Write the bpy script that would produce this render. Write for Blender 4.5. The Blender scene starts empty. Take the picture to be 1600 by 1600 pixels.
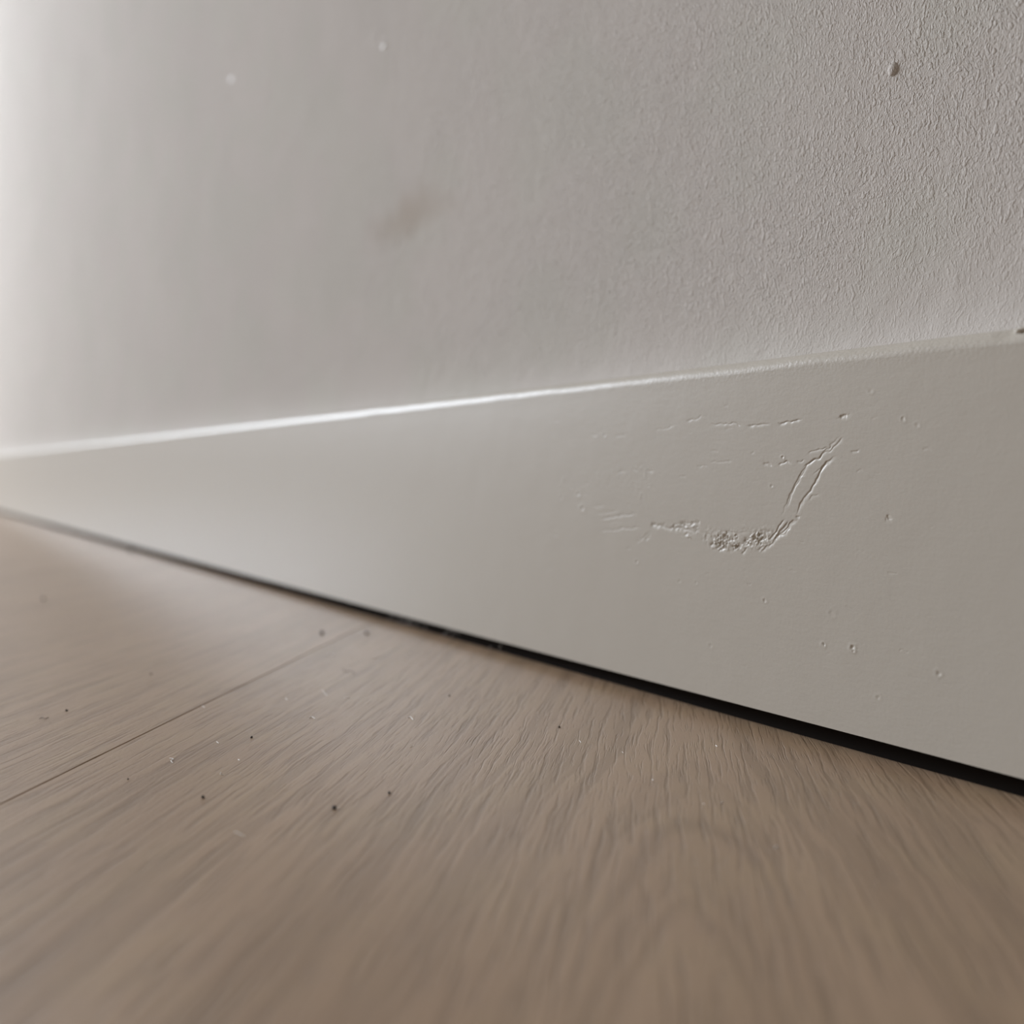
import bpy, bmesh, math, random
import numpy as np
from mathutils import Vector, noise as mnoise

C = bpy.context.scene.collection
S = bpy.context.scene
MM = 0.001

# ------------------------------------------------------------------ camera
F_PX = 1450.0
PITCH = math.atan(62.0 / F_PX)
YAW = math.atan(1026.0 * math.cos(PITCH) / F_PX)          # between the view and the run of the wall
CAM = Vector((0.0, 0.0, 51.1 * MM))
fwd = Vector((-math.cos(YAW) * math.cos(PITCH), math.sin(YAW) * math.cos(PITCH), -math.sin(PITCH)))
right = Vector((math.sin(YAW), math.cos(YAW), 0.0))
up = right.cross(fwd)
cd = bpy.data.cameras.new('camera')
cam = bpy.data.objects.new('camera', cd)
C.objects.link(cam)
cam.location = CAM
cam.rotation_euler = fwd.to_track_quat('-Z', 'Y').to_euler()
cd.sensor_width = 36.0
cd.lens = 36.0 * F_PX / 1600.0
cd.clip_start = 0.004
cd.clip_end = 50
cd.dof.use_dof = True
cd.dof.focus_distance = 0.172
cd.dof.aperture_fstop = 11.0
S.camera = cam

# ------------------------------------------------------------------ light
w = bpy.data.worlds.new('world')
S.world = w
w.use_nodes = True
wn = w.node_tree
bg = wn.nodes['Background']
tc = wn.nodes.new('ShaderNodeTexCoord'); sz_ = wn.nodes.new('ShaderNodeSeparateXYZ'); mr = wn.nodes.new('ShaderNodeMapRange')
wn.links.new(tc.outputs['Generated'], sz_.inputs[0]); wn.links.new(sz_.outputs['Z'], mr.inputs[0])
mr.inputs[1].default_value = 0.0; mr.inputs[2].default_value = 0.5; mr.inputs[3].default_value = 0.05; mr.inputs[4].default_value = 0.37
wn.links.new(mr.outputs[0], bg.inputs[1])
bg.inputs[0].default_value = (1.0, 0.92, 0.835, 1)

la = bpy.data.lights.new('window_daylight', 'AREA')
la.shape = 'RECTANGLE'
la.size = 1.10
la.size_y = 1.25
la.energy = 112
la.color = (0.85, 0.915, 1.0)
lo = bpy.data.objects.new('window_daylight', la)
C.objects.link(lo)
WIN_X, WIN_Y, WIN_Z = -2.88, -1.02, 1.20
lo.location = (WIN_X, WIN_Y, WIN_Z)
lo.rotation_euler = Vector((1, 0, 0)).to_track_quat('-Z', 'Y').to_euler()

S.view_settings.view_transform = 'Standard'
S.view_settings.look = 'None'
S.view_settings.gamma = 1.0
S.view_settings.use_curve_mapping = False
S.view_settings.exposure = 0.06
S.cycles.use_denoising = True
S.cycles.max_bounces = 8

# ------------------------------------------------------------------ geometry constants
DF = 146.6 * MM            # skirting front face, distance from the camera line
TH = 13.0 * MM             # skirting thickness
ZB = 3.6 * MM              # gap below the skirting
ZT = 73.6 * MM             # top of the skirting
RA = 2.6 * MM              # rounded arris
XL, XR = -2.90, 1.60
YN = -1.70                 # near end of the floor
ZC = 2.40

def ray(px, py):
    return fwd * F_PX + right * (px - 800.0) + up * (800.0 - py)
def on_face(px, py, y=None):
    d = ray(px, py)
    t = ((DF if y is None else y) - CAM.y) / d.y
    p = CAM + d * t
    return p.x, p.z, t * F_PX
def on_floor(px, py):
    d = ray(px, py)
    t = -CAM.z / d.z
    p = CAM + d * t
    return p.x, p.y, t * F_PX

# ------------------------------------------------------------------ helpers
def link(name, me, mat=None, parent=None, smooth=True):
    o = bpy.data.objects.new(name, me)
    C.objects.link(o)
    if mat: me.materials.append(mat)
    if parent: o.parent = parent
    if smooth:
        me.polygons.foreach_set('use_smooth', [True] * len(me.polygons))
    return o
def obj(name, bm, mat, parent=None, smooth=True):
    me = bpy.data.meshes.new(name)
    bm.normal_update()
    bm.to_mesh(me); bm.free()
    return link(name, me, mat, parent, smooth)
def struct(o):
    o['kind'] = 'structure'
    return o
def tag(o, label, cat, group=None):
    o['label'] = label; o['category'] = cat
    if group: o['group'] = group
    return o
def box(bm, x0, x1, y0, y1, z0, z1):
    v = [bm.verts.new((x, y, z)) for x in (x0, x1) for y in (y0, y1) for z in (z0, z1)]
    for f in ((0,1,3,2), (4,6,7,5), (0,4,5,1), (2,3,7,6), (0,2,6,4), (1,5,7,3)):
        bm.faces.new([v[i] for i in f])

class N:
    """small node-tree builder"""
    def __init__(s, name):
        s.m = bpy.data.materials.new(name); s.m.use_nodes = True
        s.t = s.m.node_tree; s.b = s.t.nodes['Principled BSDF']
    def n(s, typ, ins=None, **kw):
        nd = s.t.nodes.new(typ)
        for k, v in kw.items(): setattr(nd, k, v)
        for k, v in (ins or {}).items():
            if isinstance(v, bpy.types.NodeSocket): s.t.links.new(v, nd.inputs[k])
            else: nd.inputs[k].default_value = v
        return nd
    def m_(s, op, a, b=None, c=None, clamp=False):
        ins = {0: a}
        if b is not None: ins[1] = b
        if c is not None: ins[2] = c
        return s.n('ShaderNodeMath', ins, operation=op, use_clamp=clamp).outputs[0]
    def vec(s, x, y, z): return s.n('ShaderNodeCombineXYZ', {0: x, 1: y, 2: z}).outputs[0]
    def noise(s, v, scale, detail=2, rough=0.5, dist=0.0, dim='3D'):
        return s.n('ShaderNodeTexNoise', {'Vector': v, 'Scale': scale, 'Detail': detail, 'Roughness': rough, 'Distortion': dist}, noise_dimensions=dim).outputs[0]
    def ramp(s, v, a, b, lo=0.0, hi=1.0, smooth=True):
        return s.n('ShaderNodeMapRange', {0: v, 1: a, 2: b, 3: lo, 4: hi}, interpolation_type='SMOOTHSTEP' if smooth else 'LINEAR').outputs[0]
    def mix(s, f, a, b):
        nd = s.n('ShaderNodeMix', data_type='RGBA')
        for i, v in ((0, f), (6, a), (7, b)):
            if isinstance(v, bpy.types.NodeSocket): s.t.links.new(v, nd.inputs[i])
            else: nd.inputs[i].default_value = v
        return nd.outputs[2]
    def bump(s, h, dist, strength=1.0, normal=None):
        ins = {'Height': h, 'Distance': dist, 'Strength': strength}
        if normal is not None: ins['Normal'] = normal
        return s.n('ShaderNodeBump', ins).outputs[0]
    def out(s, **kw):
        for k, v in kw.items():
            k = k.replace('_', ' ')
            if isinstance(v, bpy.types.NodeSocket): s.t.links.new(v, s.b.inputs[k])
            else: s.b.inputs[k].default_value = v
        return s.m

# ------------------------------------------------------------------ materials
# wall: matt roller-textured paint, smoother where it was filled down to the skirting
k = N('wall_paint')
pos = k.n('ShaderNodeNewGeometry').outputs['Position']
sp = k.n('ShaderNodeSeparateXYZ', {0: pos})
warp = k.n('ShaderNodeTexNoise', {'Vector': pos, 'Scale': 160.0, 'Detail': 1.0}).outputs[1]
off = k.n('ShaderNodeVectorMath', {0: warp, 1: (0.5, 0.5, 0.5)}, operation='SUBTRACT').outputs[0]
offs = k.n('ShaderNodeVectorMath', {0: off, 3: 0.0022}, operation='SCALE').outputs[0]
pw = k.n('ShaderNodeVectorMath', {0: pos, 1: offs}, operation='ADD').outputs[0]
pws = k.n('ShaderNodeVectorMath', {0: pw, 1: (1.0, 1.0, 0.50)}, operation='MULTIPLY').outputs[0]
h1 = k.noise(pws, 1480.0, 2.0, 0.55)
rid = k.m_('ABSOLUTE', k.m_('SUBTRACT', h1, 0.5))
h1r = k.ramp(rid, 0.0, 0.16, 0.0, 1.0)
h2 = k.noise(pos, 230.0, 2.0, 0.5)
h3 = k.noise(pos, 35.0, 2.0, 0.5)
hh = k.m_('ADD', k.m_('MULTIPLY', h1r, 0.5), h1)
patch = k.ramp(k.noise(pos, 22.0, 2.0), 0.3, 0.7, 0.65, 1.15)
zoff = k.m_('MULTIPLY', k.m_('SUBTRACT', k.noise(pos, 40.0, 1.0), 0.5), 0.02)
fill = k.ramp(k.m_('ADD', sp.outputs[2], zoff), ZT + 0.003, ZT + 0.026, 0.45, 1.0)
hh = k.m_('MULTIPLY', k.m_('MULTIPLY', hh, fill), patch)
hh = k.m_('ADD', hh, k.m_('MULTIPLY', h2, 0.8))
hh = k.m_('ADD', hh, k.m_('MULTIPLY', h3, 2.0))
nb = k.bump(hh, 0.00023)
# a faint brown smudge
sx, sz, _ = on_face(632, 345, DF + TH)
dx = k.m_('DIVIDE', k.m_('SUBTRACT', sp.outputs[0], sx), 0.034)
dz = k.m_('DIVIDE', k.m_('SUBTRACT', sp.outputs[2], sz), 0.0095)
dd = k.m_('SQRT', k.m_('ADD', k.m_('MULTIPLY', dx, dx), k.m_('MULTIPLY', dz, dz)))
dd = k.m_('ADD', dd, k.m_('MULTIPLY', k.m_('SUBTRACT', k.noise(pos, 60.0, 3.0), 0.5), 1.3))
stain = k.ramp(dd, 0.1, 1.25, 0.5, 0.0)
col = k.mix(stain, (0.62, 0.578, 0.54, 1), (0.46, 0.385, 0.32, 1))
mott = k.ramp(k.noise(pos, 30.0, 1.0), 0.4, 0.62, 0.0, 1.0)
col2 = k.mix(k.m_('MULTIPLY', mott, 0.5), col, k.mix(stain, (0.598, 0.577, 0.525, 1), (0.46, 0.385, 0.32, 1)))
M_WALL = k.out(Base_Color=col2, Roughness=0.8, Specular_IOR_Level=0.012, Normal=nb)

# satin paint of the skirting
k = N('satin_trim_paint')
pos = k.n('ShaderNodeNewGeometry').outputs['Position']
st = k.n('ShaderNodeVectorMath', {0: pos, 1: (0.35, 1.0, 1.0)}, operation='MULTIPLY').outputs[0]
a = k.noise(pos, 1500.0, 2.0, 0.5)
b_ = k.noise(st, 900.0, 2.0, 0.5)
c_ = k.noise(pos, 90.0, 2.0, 0.5)
sp = k.n('ShaderNodeSeparateXYZ', {0: pos})
arris = k.ramp(sp.outputs[2], ZT - 0.005, ZT - 0.001, 0.0, 1.0)
hh = k.m_('ADD', k.m_('MULTIPLY', a, k.m_('ADD', 0.30, k.m_('MULTIPLY', arris, 0.9))), k.m_('MULTIPLY', b_, 0.35))
hh = k.m_('ADD', hh, k.m_('MULTIPLY', c_, 1.2))
M_TRIM = k.out(Base_Color=(0.55, 0.508, 0.445, 1), Roughness=0.40, Specular_IOR_Level=0.5, Normal=k.bump(hh, 0.00007))

# floor: oiled oak boards laid at 45 degrees to the wall; grain runs along u
GA = math.radians(45.3)
U = Vector((-math.cos(GA), math.sin(GA), 0)); V = Vector((math.sin(GA), math.cos(GA), 0))
sx, sy, _ = on_floor(300, 1257 - 0.4917 * 300)
V_SEAM = sx * V.x + sy * V.y
PW = 0.220
k = N('oak_boards')
pos = k.n('ShaderNodeNewGeometry').outputs['Position']
u = k.n('ShaderNodeVectorMath', {0: pos, 1: tuple(U)}, operation='DOT_PRODUCT').outputs['Value']
v = k.n('ShaderNodeVectorMath', {0: pos, 1: tuple(V)}, operation='DOT_PRODUCT').outputs['Value']
pid = k.m_('FLOOR', k.m_('DIVIDE', k.m_('SUBTRACT', v, V_SEAM), PW))
uu = k.m_('ADD', u, k.m_('MULTIPLY', pid, 0.83))
lowv = k.vec(k.m_('MULTIPLY', uu, 6.0), k.m_('MULTIPLY', v, 30.0), pid)
wob = k.m_('MULTIPLY', k.m_('SUBTRACT', k.noise(lowv, 1.0, 2.0, 0.5), 0.5), 0.012)
lowv2 = k.vec(k.m_('MULTIPLY', uu, 60.0), k.m_('MULTIPLY', v, 160.0), pid)
wob2 = k.m_('MULTIPLY', k.m_('SUBTRACT', k.noise(lowv2, 1.0, 2.0, 0.5), 0.5), 0.0022)
vk = k.m_('ADD', k.m_('ADD', k.m_('SUBTRACT', v, 0.0005), k.m_('MULTIPLY', pid, 0.16)), 0.0)
dk = k.m_('MULTIPLY', k.m_('MINIMUM', uu, 0.17), 0.116)
R = k.m_('SQRT', k.m_('ADD', k.m_('MULTIPLY', vk, vk), k.m_('MULTIPLY', dk, dk)))
R = k.m_('ADD', k.m_('ADD', R, wob), wob2)
ring = k.noise(k.vec(k.m_('MULTIPLY', R, 330.0), k.m_('MULTIPLY', uu, 5.0), pid), 1.0, 2.0, 0.6)
ringd = k.ramp(ring, 0.38, 0.56, 1.0, 0.0)
RF = k.m_('ADD', k.m_('ADD', v, k.m_('MULTIPLY', k.m_('SUBTRACT', R, v), 0.12)), k.m_('MULTIPLY', wob2, 0.5))
fib = k.noise(k.vec(k.m_('MULTIPLY', RF, 1150.0), k.m_('MULTIPLY', uu, 42.0), pid), 1.0, 3.0, 0.6)
fibd = k.ramp(fib, 0.34, 0.50, 1.0, 0.0)
pore = k.noise(k.vec(k.m_('MULTIPLY', RF, 2300.0), k.m_('MULTIPLY', uu, 120.0), pid), 1.0, 2.0, 0.6)
pored = k.ramp(pore, 0.33, 0.43, 1.0, 0.0)
# one strong growth ring round the cathedral figure
r1 = k.m_('ABSOLUTE', k.m_('SUBTRACT', R, 0.0158))
strong = k.m_('MULTIPLY', k.ramp(r1, 0.0, 0.0009, 1.0, 0.0), k.ramp(uu, 0.075, 0.10, 0.0, 1.0))
tone = k.noise(k.vec(k.m_('MULTIPLY', uu, 9.0), k.m_('MULTIPLY', v, 45.0), pid), 1.0, 2.0, 0.5)
blot = k.noise(pos, 70.0, 2.0, 0.5)
base = k.mix(k.ramp(tone, 0.3, 0.7), (0.32, 0.220, 0.146, 1), (0.367, 0.256, 0.173, 1))
base = k.mix(k.m_('MULTIPLY', k.ramp(blot, 0.4, 0.7), 0.3), base, (0.37, 0.27, 0.165, 1))
base = k.mix(k.m_('MULTIPLY', ringd, 0.38), base, (0.21, 0.145, 0.095, 1))
base = k.mix(k.m_('MULTIPLY', fibd, 0.45), base, (0.19, 0.13, 0.085, 1))
base = k.mix(k.m_('MULTIPLY', pored, 0.22), base, (0.16, 0.11, 0.075, 1))
base = k.mix(k.m_('MULTIPLY', strong, 0.30), base, (0.15, 0.10, 0.065, 1))
hgt = k.m_('MULTIPLY', k.m_('ADD', k.m_('MULTIPLY', fibd, 1.0), k.m_('ADD', k.m_('MULTIPLY', ringd, 0.6), k.m_('MULTIPLY', pored, 0.6))), -1.0)
hgt = k.m_('ADD', hgt, k.m_('MULTIPLY', k.noise(pos, 1600.0, 2.0, 0.5), 0.6))
M_OAK = k.out(Base_Color=base, Roughness=0.37, Specular_IOR_Level=0.6, Normal=k.bump(hgt, 0.00005))

def plain(name, col, rough=0.6, **kw):
    return N(name).out(Base_Color=(*col, 1), Roughness=rough, **kw)
M_LINT_D = plain('dark_lint', (0.06, 0.05, 0.045), 0.8)
M_LINT_W = plain('white_lint', (0.95, 0.93, 0.90), 0.5)
M_DUST = plain('grey_dust', (0.62, 0.58, 0.55), 0.9)
M_FLECK = plain('white_paint_fleck', (0.85, 0.83, 0.80), 0.5)
M_SUB = plain('dark_gap_shade', (0.019, 0.012, 0.008), 0.95)  # shade of the gap painted as near-black brown; the screed wears it too
M_WIN = plain('window_frame_paint', (0.75, 0.75, 0.74), 0.4)
g = N('window_glass'); M_GLASS = g.out(Base_Color=(1, 1, 1, 1), Roughness=0.0, Transmission_Weight=1.0, IOR=1.45)

# ------------------------------------------------------------------ floor: boards with an open V joint between them
bm = bmesh.new()
YF = DF + TH
HG, DG = 0.00024, 0.0006
n0, n1 = -16, 16
us = (-4.0, 4.0)
prof = []
for i in range(n0, n1):
    vs = V_SEAM + i * PW
    prof += [(vs - HG, 0.0), (vs - HG * 0.4, -DG), (vs + HG * 0.4, -DG), (vs + HG, 0.0)]
rows = []
for (vv, z) in prof:
    rows.append([bm.verts.new(U * uq + V * vv + Vector((0, 0, z))) for uq in us])
for q in range(len(rows) - 1):
    bm.faces.new((rows[q][0], rows[q][1], rows[q + 1][1], rows[q + 1][0]))
for co, no in (((XL, 0, 0), (-1, 0, 0)), ((XR, 0, 0), (1, 0, 0)), ((0, YN, 0), (0, -1, 0)), ((0, DF + 0.0032, 0), (0, 1, 0))):
    bmesh.ops.bisect_plane(bm, geom=bm.verts[:] + bm.edges[:] + bm.faces[:], plane_co=co, plane_no=no, clear_outer=True)
bmesh.ops.recalc_face_normals(bm, faces=bm.faces)
if sum(f.normal.z for f in bm.faces) < 0: bmesh.ops.reverse_faces(bm, faces=bm.faces)
ext = bmesh.ops.extrude_face_region(bm, geom=bm.faces[:])
for e in ext['geom']:
    if isinstance(e, bmesh.types.BMVert): e.co.z = -0.014
bmesh.ops.recalc_face_normals(bm, faces=bm.faces)
ee = [e for e in bm.edges if all(abs(q.co.y - (DF + 0.0032)) < 1e-5 and q.co.z > -1e-5 for q in e.verts)]
bmesh.ops.bevel(bm, geom=ee, offset=0.0009, segments=4, profile=0.5, affect='EDGES')
fl = struct(obj('floor', bm, M_OAK, smooth=False))
bm = bmesh.new(); box(bm, XL, XR, YN, YF, -0.034, -0.0142)
obj('screed', bm, M_SUB, fl, smooth=False)

# ------------------------------------------------------------------ wall (solid slab)
bm = bmesh.new(); box(bm, XL - 0.1, XR, YF, YF + 0.10, -0.034, ZC)
struct(obj('wall_back', bm, M_WALL, smooth=False))

# added near-black strip set back under the skirting, painting in the gap's shade
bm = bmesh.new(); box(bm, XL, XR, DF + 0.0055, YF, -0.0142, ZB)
struct(obj('gap_shade_strip', bm, M_SUB, smooth=False))

# wall_left with the window the daylight comes through
wy0, wy1, wz0, wz1 = WIN_Y - 0.58, WIN_Y + 0.58, WIN_Z - 0.65, WIN_Z + 0.65
bm = bmesh.new()
for (a0, a1, b0, b1) in ((YN, YF, 0.0, wz0), (YN, YF, wz1, ZC), (YN, wy0, wz0, wz1), (wy1, YF, wz0, wz1)):
    box(bm, XL - 0.1, XL, a0, a1, b0, b1)
struct(obj('wall_left', bm, M_WALL, smooth=False))
bm = bmesh.new()
fw = 0.05
for (a0, a1, b0, b1) in ((wy0, wy1, wz0, wz0 + fw), (wy0, wy1, wz1 - fw, wz1), (wy0, wy0 + fw, wz0 + fw, wz1 - fw), (wy1 - fw, wy1, wz0 + fw, wz1 - fw)):
    box(bm, XL - 0.075, XL - 0.025, a0, a1, b0, b1)
wf = struct(obj('window_1', bm, M_WIN, smooth=False))
bm = bmesh.new(); box(bm, XL - 0.054, XL - 0.048, wy0 + fw, wy1 - fw, wz0 + fw, wz1 - fw)
obj('pane', bm, M_GLASS, wf, smooth=False)

# ------------------------------------------------------------------ skirting board
def fbm(x, z, s):
    return mnoise.noise(Vector((x * s, 7.3, z * s)))

# damage, traced on the face (pixels of the photograph turned into points of the board)
def poly(pts): return [on_face(*p)[:2] for p in pts]
GROOVES = []    # (points, width m, depth m)
def gr(pts, wd=0.20, dp=0.09): GROOVES.append((poly(pts), 0.8 * wd * MM, 0.72 * dp * MM))
gr([(1245,801),(1250,789),(1256,778),(1264,768),(1271,756),(1278,742),(1284,730),(1293,722),(1304,714)], 0.20, 0.16)
gr([(1222,803),(1229,785),(1236,768),(1243,752),(1252,738),(1262,725),(1272,717),(1283,712),(1289,704),(1300,694),(1310,683)], 0.17, 0.10)
gr([(1228,796),(1234,778),(1241,760),(1250,746),(1258,733)], 0.15, 0.07)
gr([(1256,728),(1268,720),(1280,715),(1284,711)], 0.15, 0.12)
gr([(1262,708),(1276,704),(1284,700),(1296,698)], 0.15, 0.09)
gr([(1286,709),(1300,701),(1308,694),(1316,684)], 0.15, 0.12)
gr([(1264,780),(1270,774),(1280,772)], 0.15, 0.10)
gr([(1270,742),(1278,733),(1290,727)], 0.13, 0.05)
gr([(1217,661),(1226,659),(1233,658),(1241,657),(1250,656)], 0.17, 0.14)
gr([(1168,664),(1176,664),(1184,663),(1194,662),(1202,661)], 0.17, 0.13)
gr([(1112,660),(1118,662),(1124,661),(1138,662),(1146,660),(1152,662),(1156,664)], 0.14, 0.09)
gr([(1074,656),(1082,655),(1088,654),(1096,648)], 0.14, 0.08)
gr([(1024,671),(1034,669),(1042,669),(1052,664)], 0.13, 0.06)
gr([(1312,650),(1318,649),(1323,649)], 0.28, 0.22)
gr([(1216,727),(1222,723),(1228,721),(1233,721)], 0.17, 0.14)
gr([(1192,725),(1200,724),(1206,726)], 0.15, 0.10)
gr([(1245,720),(1256,720)], 0.15, 0.09)
gr([(1090,727),(1104,727)], 0.15, 0.07)
gr([(1110,722),(1128,720),(1144,719)], 0.13, 0.05)
gr([(1062,744),(1072,743)], 0.14, 0.06)
gr([(966,738),(976,735)], 0.14, 0.06); gr([(988,732),(996,734)], 0.16, 0.09); gr([(1010,735),(1020,736)], 0.14, 0.06)
gr([(924,678),(932,679)], 0.14, 0.07); gr([(962,679),(976,679)], 0.14, 0.06)
gr([(940,810),(956,808),(972,805),(994,802)], 0.15, 0.08)
gr([(938,829),(956,828),(974,825),(1000,824)], 0.15, 0.10)
gr([(930,802),(950,800),(966,796)], 0.13, 0.05)
gr([(926,790),(944,790)], 0.13, 0.05); gr([(948,816),(970,815)], 0.13, 0.04)
gr([(1387,806),(1389,812)], 0.25, 0.16); gr([(1384,809),(1385,814)], 0.15, 0.08)
gr([(1243,806),(1249,806)], 0.22, 0.14)
gr([(1330,704),(1341,703)], 0.18, 0.10); gr([(1338,736),(1348,733)], 0.18, 0.06)
# torn strip from the long crack down into the scraped patch
gr([(1201,846),(1207,838),(1213,829),(1218,820),(1225,812)], 0.20, 0.14)
gr([(1206,848),(1214,838),(1222,826),(1232,815)], 0.22, 0.16)
gr([(1212,840),(1220,834),(1226,828),(1236,816),(1243,812)], 0.20, 0.15)
gr([(1190,862),(1200,852),(1210,846)], 0.20, 0.12)
gr([(1184,860),(1192,852)], 0.18, 0.10)
gr([(1218,836),(1226,834),(1234,822)], 0.18, 0.08)
gr([(1158,864),(1168,856)], 0.20, 0.10)
gr([(1018,821),(1026,820),(1036,819)], 0.30, 0.22)
gr([(1034,822),(1046,824),(1058,824),(1070,826),(1086,830)], 0.25, 0.14)
gr([(1052,820),(1066,817),(1078,816),(1092,815)], 0.16, 0.06)
gr([(1008,843),(1012,838)], 0.24, 0.12); gr([(996,846),(1004,840),(1014,832)], 0.16, 0.07)
gr([(1112,848),(1118,849),(1130,850)], 0.18, 0.08)
gr([(1094,830),(1110,836),(1124,838)], 0.18, 0.04)
gr([(1126,830),(1150,832),(1180,830),(1204,828)], 0.20, 0.05)
# rough, flaked areas: polyline, half width mm, amplitude mm
ROUGH = [(poly([(1020,819),(1036,821)]), 0.5, 0.12), (poly([(1055,824),(1072,827),(1086,829)]), 1.0, 0.24),
         (poly([(1066,834),(1078,838)]), 0.6, 0.2), (poly([(1060,818),(1090,817)]), 0.7, 0.10),
         (poly([(1116,846),(1126,848),(1136,848),(1150,846)]), 1.5, 0.26), (poly([(1128,854),(1142,852)]), 1.0, 0.26),
         (poly([(1136,838),(1144,836)]), 1.1, 0.2), (poly([(1150,848),(1168,850),(1186,844)]), 1.3, 0.20),
         (poly([(1168,842),(1184,840)]), 1.2, 0.18), (poly([(1190,842),(1206,838)]), 1.2, 0.14),
         (poly([(1104,842),(1118,846)]), 1.1, 0.08), (poly([(1110,836),(1200,834)]), 2.0, 0.05),
         (poly([(998,844),(1014,836)]), 0.7, 0.08), (poly([(865,770),(880,752)]), 2.0, 0.035),
         (poly([(838,832),(870,832)]), 1.6, 0.035), (poly([(900,745),(1010,742)]), 3.5, 0.022),
         (poly([(985,785),(1000,775)]), 1.8, 0.03)]
PITS = [(1060,613,.30,.14),(1064,614,.2,.1),(1361,609,.35,.12),(903,773,.45,.10),(910,795,.45,.14),(877,778,.4,.07),
        (858,833,.4,.08),(868,836,.4,.08),(845,835,.4,.06),(995,878,.3,.10),(1223,715,.22,.12),(1013,761,.22,.08),(945,680,.22,.08),
        (1205,759,.22,.06),(1287,1008,.25,.14),(1332,1013,.35,.18),(1334,1018,.2,.1),(1195,939,.28,.10),(902,954,.25,.06),(1467,1053,.3,.10),
        (1412,655,.25,.08),(1433,665,.3,.05),(1230,1110,.25,.08),(876,763,.35,.06),(893,762,.35,.06),(756,650,.5,.10),(1062,908,.35,.05),
        (1088,910,.25,.05),(1300,958,.4,.04),(1372,1090,.3,.06),(1110,1010,.35,.05),(1188,1095,.2,.10)]
xa = on_face(735, 800)[0]; xb = on_face(1500, 800)[0]
za, zb = 10 * MM, 66 * MM
DXY = 0.1 * MM
nx = int((xb - xa) / DXY); nz = int((zb - za) / DXY)
gx = np.linspace(xa, xb, nx + 1); gz = np.linspace(za, zb, nz + 1)
GX, GZ = np.meshgrid(gx, gz, indexing='ij')
H = np.zeros_like(GX)
rng = np.random.RandomState(5)
def vnoise(step, seed):
    r = np.random.RandomState(seed)
    mx, mz = int((xb - xa) / step) + 3, int((zb - za) / step) + 3
    g0 = r.rand(mx, mz)
    fx = (GX - xa) / step; fz = (GZ - za) / step
    ix = fx.astype(int); iz = fz.astype(int)
    tx = fx - ix; tz = fz - iz
    tx = tx * tx * (3 - 2 * tx); tz = tz * tz * (3 - 2 * tz)
    return (g0[ix, iz] * (1 - tx) + g0[ix + 1, iz] * tx) * (1 - tz) + (g0[ix, iz + 1] * (1 - tx) + g0[ix + 1, iz + 1] * tx) * tz
jx = (vnoise(0.8 * MM, 1) - 0.5) * 0.35 * MM; jz = (vnoise(0.8 * MM, 2) - 0.5) * 0.45 * MM
nA = vnoise(0.32 * MM, 3) - 0.5; nB = vnoise(0.7 * MM, 4) - 0.5; nC = vnoise(3.0 * MM, 6); nD = vnoise(1.5 * MM, 8)
def dist(pts, pad, jit=True):
    """distance to the polyline, on the sub-window that matters, and the share along it"""
    P = np.array(pts)
    i0 = max(0, int((P[:, 0].min() - pad - xa) / DXY)); i1 = min(nx + 1, int((P[:, 0].max() + pad - xa) / DXY) + 2)
    k0 = max(0, int((P[:, 1].min() - pad - za) / DXY)); k1 = min(nz + 1, int((P[:, 1].max() + pad - za) / DXY) + 2)
    sl = (slice(i0, i1), slice(k0, k1))
    X = GX[sl] + (jx[sl] if jit else 0); Z = GZ[sl] + (jz[sl] if jit else 0)
    D = np.full(X.shape, 9.0); T = np.zeros(X.shape); Sg = np.zeros(X.shape)
    for q in range(len(P) - 1):
        a_, b2 = P[q], P[q + 1]; d = b2 - a_; L2 = (d ** 2).sum()
        t = np.clip(((X - a_[0]) * d[0] + (Z - a_[1]) * d[1]) / L2, 0, 1)
        ex = X - a_[0] - t * d[0]; ez = Z - a_[1] - t * d[1]
        dd_ = np.hypot(ex, ez)
        m = dd_ < D
        D[m] = dd_[m]; T[m] = ((q + t) / (len(P) - 1))[m]
        Sg[m] = (ez - 0.6 * ex)[m]
    return sl, D, T, Sg
for pts, wd, dp in GROOVES:
    sl, D, T, Sg = dist(pts, 1.2 * MM)
    env = np.clip(np.minimum(T, 1 - T) * 6 + 0.25, 0, 1) * (0.55 + 0.9 * nC[sl])
    ws = np.where(Sg > 0, 0.55 * wd, 2.4 * wd)          # torn edge above, feathered out below
    H[sl] -= dp * env * np.exp(-(D / ws) ** 2)
for pts, hw, am in ROUGH:
    sl, D, T, Sg = dist(pts, 3 * hw * MM)
    m = np.exp(-(D / (hw * MM)) ** 4)
    H[sl] += 0.75 * am * MM * m * (nA[sl] * 1.1 + nB[sl] * 1.2 - 0.2) * np.clip(nD[sl] * 2.6 - 0.55, 0.05, 1.3)
for px, py, r_, dp in PITS:
    X, Z, _ = on_face(px, py)
    sl, D, T, Sg = dist([(X - 0.05 * MM, Z), (X + 0.05 * MM, Z + 0.05 * MM)], 1.5 * MM)
    H[sl] -= dp * 0.8 * MM * np.exp(-(D / (r_ * MM)) ** 2)
    H[sl] += dp * 0.25 * MM * np.exp(-((D - 1.8 * r_ * MM) / (r_ * MM)) ** 2)
# random grain-raise specks along the board, very shallow
for q in range(130):
    X = xa + rng.rand() * (xb - xa); Z = za + rng.rand() * (zb - za); L = (0.2 + rng.rand() * 1.3) * MM
    sl, D, T, Sg = dist([(X, Z), (X + L, Z + (rng.rand() - .5) * 0.3 * MM)], 1 * MM)
    H[sl] -= (0.008 + 0.03 * rng.rand() ** 3) * MM * np.exp(-(D / (0.18 * MM)) ** 2)
fade = np.clip(np.minimum(np.minimum(GX - xa, xb - GX), np.minimum(GZ - za, zb - GZ)) / (1.5 * MM), 0, 1)
H *= fade

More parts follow.
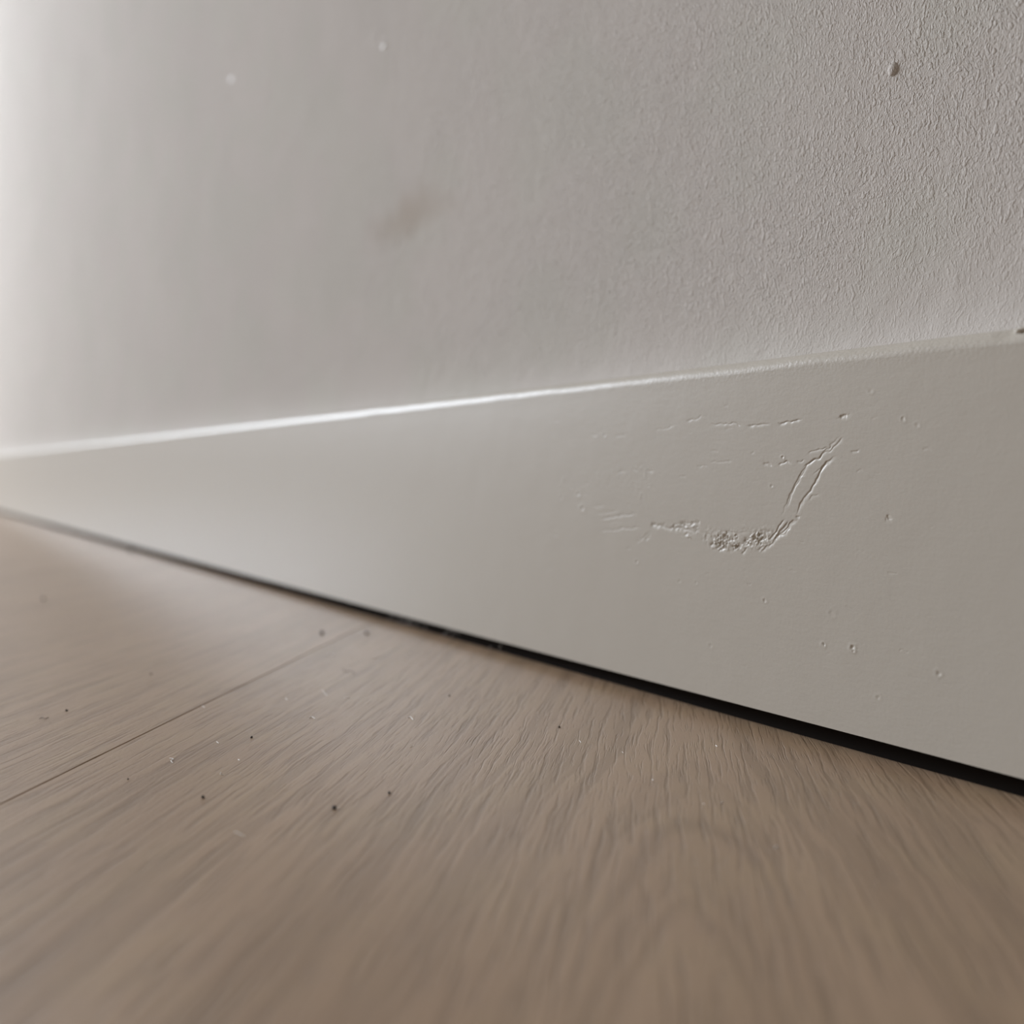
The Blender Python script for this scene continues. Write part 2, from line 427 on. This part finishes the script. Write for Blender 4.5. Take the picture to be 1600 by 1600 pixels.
verts = np.stack([GX.ravel(), (DF - H).ravel(), GZ.ravel()], 1).tolist()
idx = np.arange((nx + 1) * (nz + 1)).reshape(nx + 1, nz + 1)
faces = np.stack([idx[:-1, :-1].ravel(), idx[1:, :-1].ravel(), idx[1:, 1:].ravel(), idx[:-1, 1:].ravel()], 1).tolist()
def addv(x, y, z):
    verts.append((x, y, z)); return len(verts) - 1
def quad(p): faces.append([addv(*q) for q in p])
XE = XR
zf0, zf1 = ZB, ZT - RA
for (x0, x1, z0, z1) in ((XL, xa, zf0, zf1), (xb, XE, zf0, zf1), (xa, xb, zf0, za), (xa, xb, zb, zf1)):
    quad([(x0, DF, z0), (x1, DF, z0), (x1, DF, z1), (x0, DF, z1)])
# arris, top, back, underside: sections along the board, a touch wavy like hand-sanded MDF
xs = sorted(set([XL, XE] + list(np.linspace(-1.6, -0.30, 100)) + list(np.linspace(-0.30, 0.10, 260)) + list(np.linspace(0.12, XE, 12))))
NA = 14
sec = []
for x in xs:
    wv = 0.00012 * fbm(x, 0, 60) + 0.00008 * fbm(x, 0, 240)
    dent = math.exp(-((x - on_face(1577, 508)[0]) / 0.0009) ** 2) * 0.0007
    s_ = []
    for q in range(NA + 1):
        th = 0.5 * math.pi * q / NA
        r_ = RA + (wv - dent * math.sin(2 * th)) * math.sin(2 * th)
        s_.append((x, DF + RA - r_ * math.cos(th), ZT - RA + r_ * math.sin(th)))
    s_ += [(x, YF - 0.0002, ZT)]
    sec.append(s_)
ids = [[addv(*p) for p in s_] for s_ in sec]
for i in range(len(ids) - 1):
    for q in range(len(ids[0]) - 1):
        faces.append([ids[i][q], ids[i + 1][q], ids[i + 1][q + 1], ids[i][q + 1]])
quad([(XL, DF, ZB), (XL, YF - 0.0002, ZB), (XE, YF - 0.0002, ZB), (XE, DF, ZB)])
quad([(XL, YF - 0.0002, ZB), (XL, YF - 0.0002, ZT), (XE, YF - 0.0002, ZT), (XE, YF - 0.0002, ZB)])
for x in (XL, XE):
    quad([(x, DF, ZB), (x, YF - 0.0002, ZB), (x, YF - 0.0002, ZT), (x, DF + RA, ZT)])
me = bpy.data.meshes.new('baseboard_back'); me.from_pydata(verts, [], faces); me.update()
bb = struct(link('baseboard_back', me, M_TRIM))

# small lump of filler on the top edge
def blob(name, rx, ry, rz, seed, mat, parent=None, sub=3, rough=0.25):
    bm = bmesh.new(); bmesh.ops.create_icosphere(bm, subdivisions=sub, radius=1.0)
    for vt in bm.verts:
        f = 1 + rough * mnoise.noise(vt.co * 1.3 + Vector((seed * 3.1, seed, 0)))
        vt.co = Vector((vt.co.x * rx, vt.co.y * ry, vt.co.z * rz)) * f
    return obj(name, bm, mat, parent)
X, Z, _ = on_face(1590, 505)
b0 = blob('filler_lump', 1.1 * MM, 0.8 * MM, 0.45 * MM, 3, M_TRIM, bb, 4, 0.5)
b0.location = (X, DF + 1.1 * MM, ZT - 0.6 * MM)

# ------------------------------------------------------------------ caulk fillet between skirting and wall
bm = bmesh.new()
RC = 9.0 * MM; NC = 20
rws = []
for x in xs:
    wv = 1 + 0.10 * fbm(x, 3, 25) + 0.05 * fbm(x, 3, 130)
    rr = RC * wv
    rws.append([bm.verts.new((x, YF + 0.00002 - rr * 0.28 * math.exp(-4.6 * (q / NC) ** 1.3), ZT + rr * 2.0 * (q / NC) ** 1.3)) for q in range(NC + 1)]
               + [bm.verts.new((x, YF + 0.00002, ZT + rr * 2.0)), bm.verts.new((x, YF + 0.0005, ZT)), bm.verts.new((x, YF - rr * 0.28, ZT))])
for i in range(len(rws) - 1):
    for q in range(NC + 3):
        if q == NC: continue
        a0 = q; a1 = q + 1
        bm.faces.new((rws[i][a0], rws[i + 1][a0], rws[i + 1][a1], rws[i][a1]))
struct(obj('trim_1', bm, M_WALL))

# ------------------------------------------------------------------ raised blobs on the wall
def wall_blob(px, py, wpx, hpx, label, seed, dep=0.12, mat=None):
    X, Z, d = on_face(px, py, YF)
    s = d / F_PX
    o = blob('paint_blob', wpx * s * 0.62, wpx * s * dep, hpx * s * 0.5, seed, mat or M_WALL, None, 3, 0.15)
    o.location = (X, YF, Z)
    return tag(o, label, 'paint blob')
wall_blob(1395, 109, 14, 21, 'raised pale paint blob standing out of the textured wall', 1, 0.30)
wall_blob(362, 124, 12, 9, 'small blurred white speck of paint on the smooth bright part of the wall', 2, 0.12, M_FLECK)
wall_blob(600, 72, 16, 7, 'blurred white fleck of paint high on the smooth part of the wall', 4, 0.12, M_FLECK)

# ------------------------------------------------------------------ crumbs and lint on the boards
random.seed(3)
CR = [(522,1264,8,'dark brown crumb, the largest one, on the wide oak board'),
      (317,1247,6,'dark crumb on the oak board below the long board joint'),
      (608,1240,5,'faint dark crumb above the largest crumb on the oak board'),
      (503,991,7,'blurred dark crumb on the far side of the board joint near the skirting'),
      (573,991,6,'faint blurred crumb on the near side of the board joint near the skirting'),
      (205,861,9,'dark clot of dirt caught at the edge of the gap under the skirting'),
      (104,1111,4,'tiny dark crumb on the far board beside the curled dark hair'),
      (200,1218,3,'tiny dark grain on the near board beside the long joint'),
      (393,1153,4,'tiny brown grain amid white lint on the near board'),
      (236,1054,3,'tiny dark grain on the far board, away from the joint'),
      (874,1137,4,'tiny black grain on the oak board below the gap'),
      (702,1088,3,'tiny dark grain on the board under the dust strands'),
      (68,937,5,'soft blurred dark fleck far back on the floor')]
for i, (px, py, sz, lab) in enumerate(CR):
    x, y, d = on_floor(px, py); s = d / F_PX
    if i == 5: y = DF - 0.0016
    o = blob('crumb', sz * s * 0.5, sz * s * 0.42, sz * s * 0.42, i + 10, M_LINT_D, None, 2, 0.5)
    o.location = (x, y, sz * s * 0.30)
    tag(o, lab, 'crumb')

def tube(pts, r):
    bm = bmesh.new(); prev = None; n = 5
    P = [Vector(p) for p in pts]
    for i, p in enumerate(P):
        t = (P[min(i + 1, len(P) - 1)] - P[max(i - 1, 0)]).normalized()
        a_ = t.cross(Vector((0, 0, 1)));
        if a_.length < 1e-4: a_ = Vector((1, 0, 0))
        a_.normalize(); b2 = t.cross(a_)
        rr = r * (0.35 if i in (0, len(P) - 1) else 1)
        ring = [bm.verts.new(p + (a_ * math.cos(2 * math.pi * q / n) + b2 * math.sin(2 * math.pi * q / n)) * rr) for q in range(n)]
        if prev:
            for q in range(n): bm.faces.new((prev[q], prev[(q + 1) % n], ring[(q + 1) % n], ring[q]))
        else: bm.faces.new(ring[::-1])
        prev = ring
    bm.faces.new(prev)
    return bm
def smooth_path(P, n=5):
    out = []
    for i in range(len(P) - 1):
        p0 = P[max(i - 1, 0)]; p1 = P[i]; p2 = P[i + 1]; p3 = P[min(i + 2, len(P) - 1)]
        for q in range(n):
            t = q / n
            out.append(0.5 * ((2 * p1) + (p2 - p0) * t + (2 * p0 - 5 * p1 + 4 * p2 - p3) * t * t + (3 * p1 - p0 - 3 * p2 + p3) * t ** 3))
    out.append(P[-1]); return out
def fibre(px_pts, lab, mat, r=0.045, lift=0.10, group=None, nm='lint_fibre'):
    P = []
    for i, (px, py) in enumerate(px_pts):
        x, y, d = on_floor(px, py)
        P.append(Vector((x, y, (0.06 + (lift * math.sin(math.pi * i / (len(px_pts) - 1)))) * MM)))
    o0 = P[0].copy(); o0.z = 0
    bm = tube([p - o0 for p in smooth_path(P)], r * MM)
    o = obj(nm, bm, mat); o.location = o0
    return tag(o, lab, 'lint', group)
fibre([(61,1124),(66,1122),(70,1124),(76,1121)], 'thin curled dark hair on the far board, away from the joint', M_LINT_D, 0.05)
fibre([(535,1046),(540,1050),(548,1049),(555,1054)], 'dark curled hair on the board between joint and skirting', M_LINT_D, 0.05)
fibre([(483,1122),(487,1121),(493,1124)], 'short bright white fibre on the near oak board, whitest of the lint', M_LINT_W, 0.09)
fibre([(636,1122),(641,1121),(646,1126)], 'bent white fibre lying on the grain in the middle of the board', M_LINT_W, 0.08)
fibre([(265,1185),(271,1187),(267,1190),(271,1193)], 'small zigzag white fibre on the near board below the joint', M_LINT_W, 0.07)
fibre([(338,1159),(342,1162)], 'tiny white fleck of lint beside the brown grain', M_LINT_W, 0.08)
fibre([(372,1187),(375,1189)], 'tiny white dot of lint between two crumbs on the near board', M_LINT_W, 0.10)
fibre([(346,1207),(344,1211),(350,1211)], 'tiny pale hooked fibre below the white dot of lint', M_LINT_W, 0.05)
fibre([(446,1091),(449,1094)], 'small pale speck of lint above the whitest fibre', M_LINT_W, 0.06)
fibre([(504,1078),(506,1083),(511,1087)], 'thin pale upright fibre near the board joint', M_LINT_W, 0.05)
fibre([(512,1023),(520,1024),(518,1028)], 'blurred pale tuft of lint near the skirting gap', M_LINT_W, 0.09)
fibre([(538,1090),(548,1091)], 'faint pale streak of lint right of the upright fibre', M_LINT_W, 0.05)
fibre([(583,1029),(592,1029)], 'faint blurred lint thread below the skirting on the board', M_LINT_W, 0.06)
fibre([(905,1157),(908,1161)], 'tiny pale fibre on the board below the dark gap', M_LINT_W, 0.06)
fibre([(1118,1165),(1121,1167)], 'small white dot of lint on the board under the darkest gap', M_LINT_W, 0.09)
fibre([(972,1175),(974,1177)], 'tiny white fleck of lint on the middle of the floor', M_LINT_W, 0.05)
fibre([(1019,1218),(1021,1220)], 'faint white fleck of lint above the curved growth ring', M_LINT_W, 0.06)
fibre([(1098,1256),(1101,1257)], 'pale speck of lint on the curved growth ring', M_LINT_W, 0.06)
fibre([(1126,1255),(1130,1254)], 'pale speck of lint just outside the curved growth ring', M_LINT_W, 0.06)
fibre([(1210,1327),(1215,1322)], 'pale short fibre low on the floor by the grain lines', M_LINT_W, 0.06)
fibre([(640,1168),(645,1166)], 'faint pale fibre on the brown middle of the board', M_LINT_W, 0.04)
fibre([(366,1300),(374,1304),(382,1308)], 'long faint blurred fibre low on the near board', M_LINT_W, 0.04)
fibre([(700,1268),(706,1267)], 'faint short fibre on the dark lower middle of the floor', M_LINT_W, 0.05)
fibre([(316,1103),(320,1106)], 'pale fleck of lint lying right on the board joint', M_LINT_W, 0.06)
fibre([(775,1118),(779,1114)], 'pale short thread of lint right of the bent white fibre', M_LINT_W, 0.04)

# strands of dust hanging in the gap under the skirting
STR = [((604,968),(612,962),(618,966)), ((618,972),(627,965),(632,970)), ((634,972),(640,968),(646,975)), ((648,982),(652,975),(656,980)),
       ((662,985),(664,978),(667,984)), ((690,992),(700,986),(708,984)), ((704,990),(710,986),(718,992)), ((764,1013),(766,1010),(767,1012)),
       ((780,1012),(781,1008),(783,1011)), ((622,969),(634,973),(648,976))]
DLAB = ['dust strand at the far end of the cluster under the skirting', 'looped dust strand next to the far end of the cluster', 'dust strand in the middle of the cluster under the skirting',
        'upright dust wisp in the gap past the looped strand', 'thin upright dust wisp, last before the bare stretch of gap', 'long slanting dust strand after the bare stretch of gap',
        'bent dust strand crossing the long slanting one', 'tiny orange-grey dust fleck alone in the dark gap', 'tiny upright dust wisp alone in the dark gap', 'long low dust strand joining the cluster under the skirting']
for i, pts in enumerate(STR):
    P = []
    for (px, py) in pts:
        X, Z, d = on_face(px, py, DF + 0.0005)
        P.append(Vector((X, DF + 0.0005, min(max(Z, 0.0002), ZB - 0.0002))))
    P[0].z = 0.00005
    o0 = P[0].copy()
    o = obj('dust_strand', tube([p - o0 for p in smooth_path(P)], 0.06 * MM), M_DUST); o.location = o0
    tag(o, DLAB[i], 'dust', 'dust strands in the gap under the skirting')
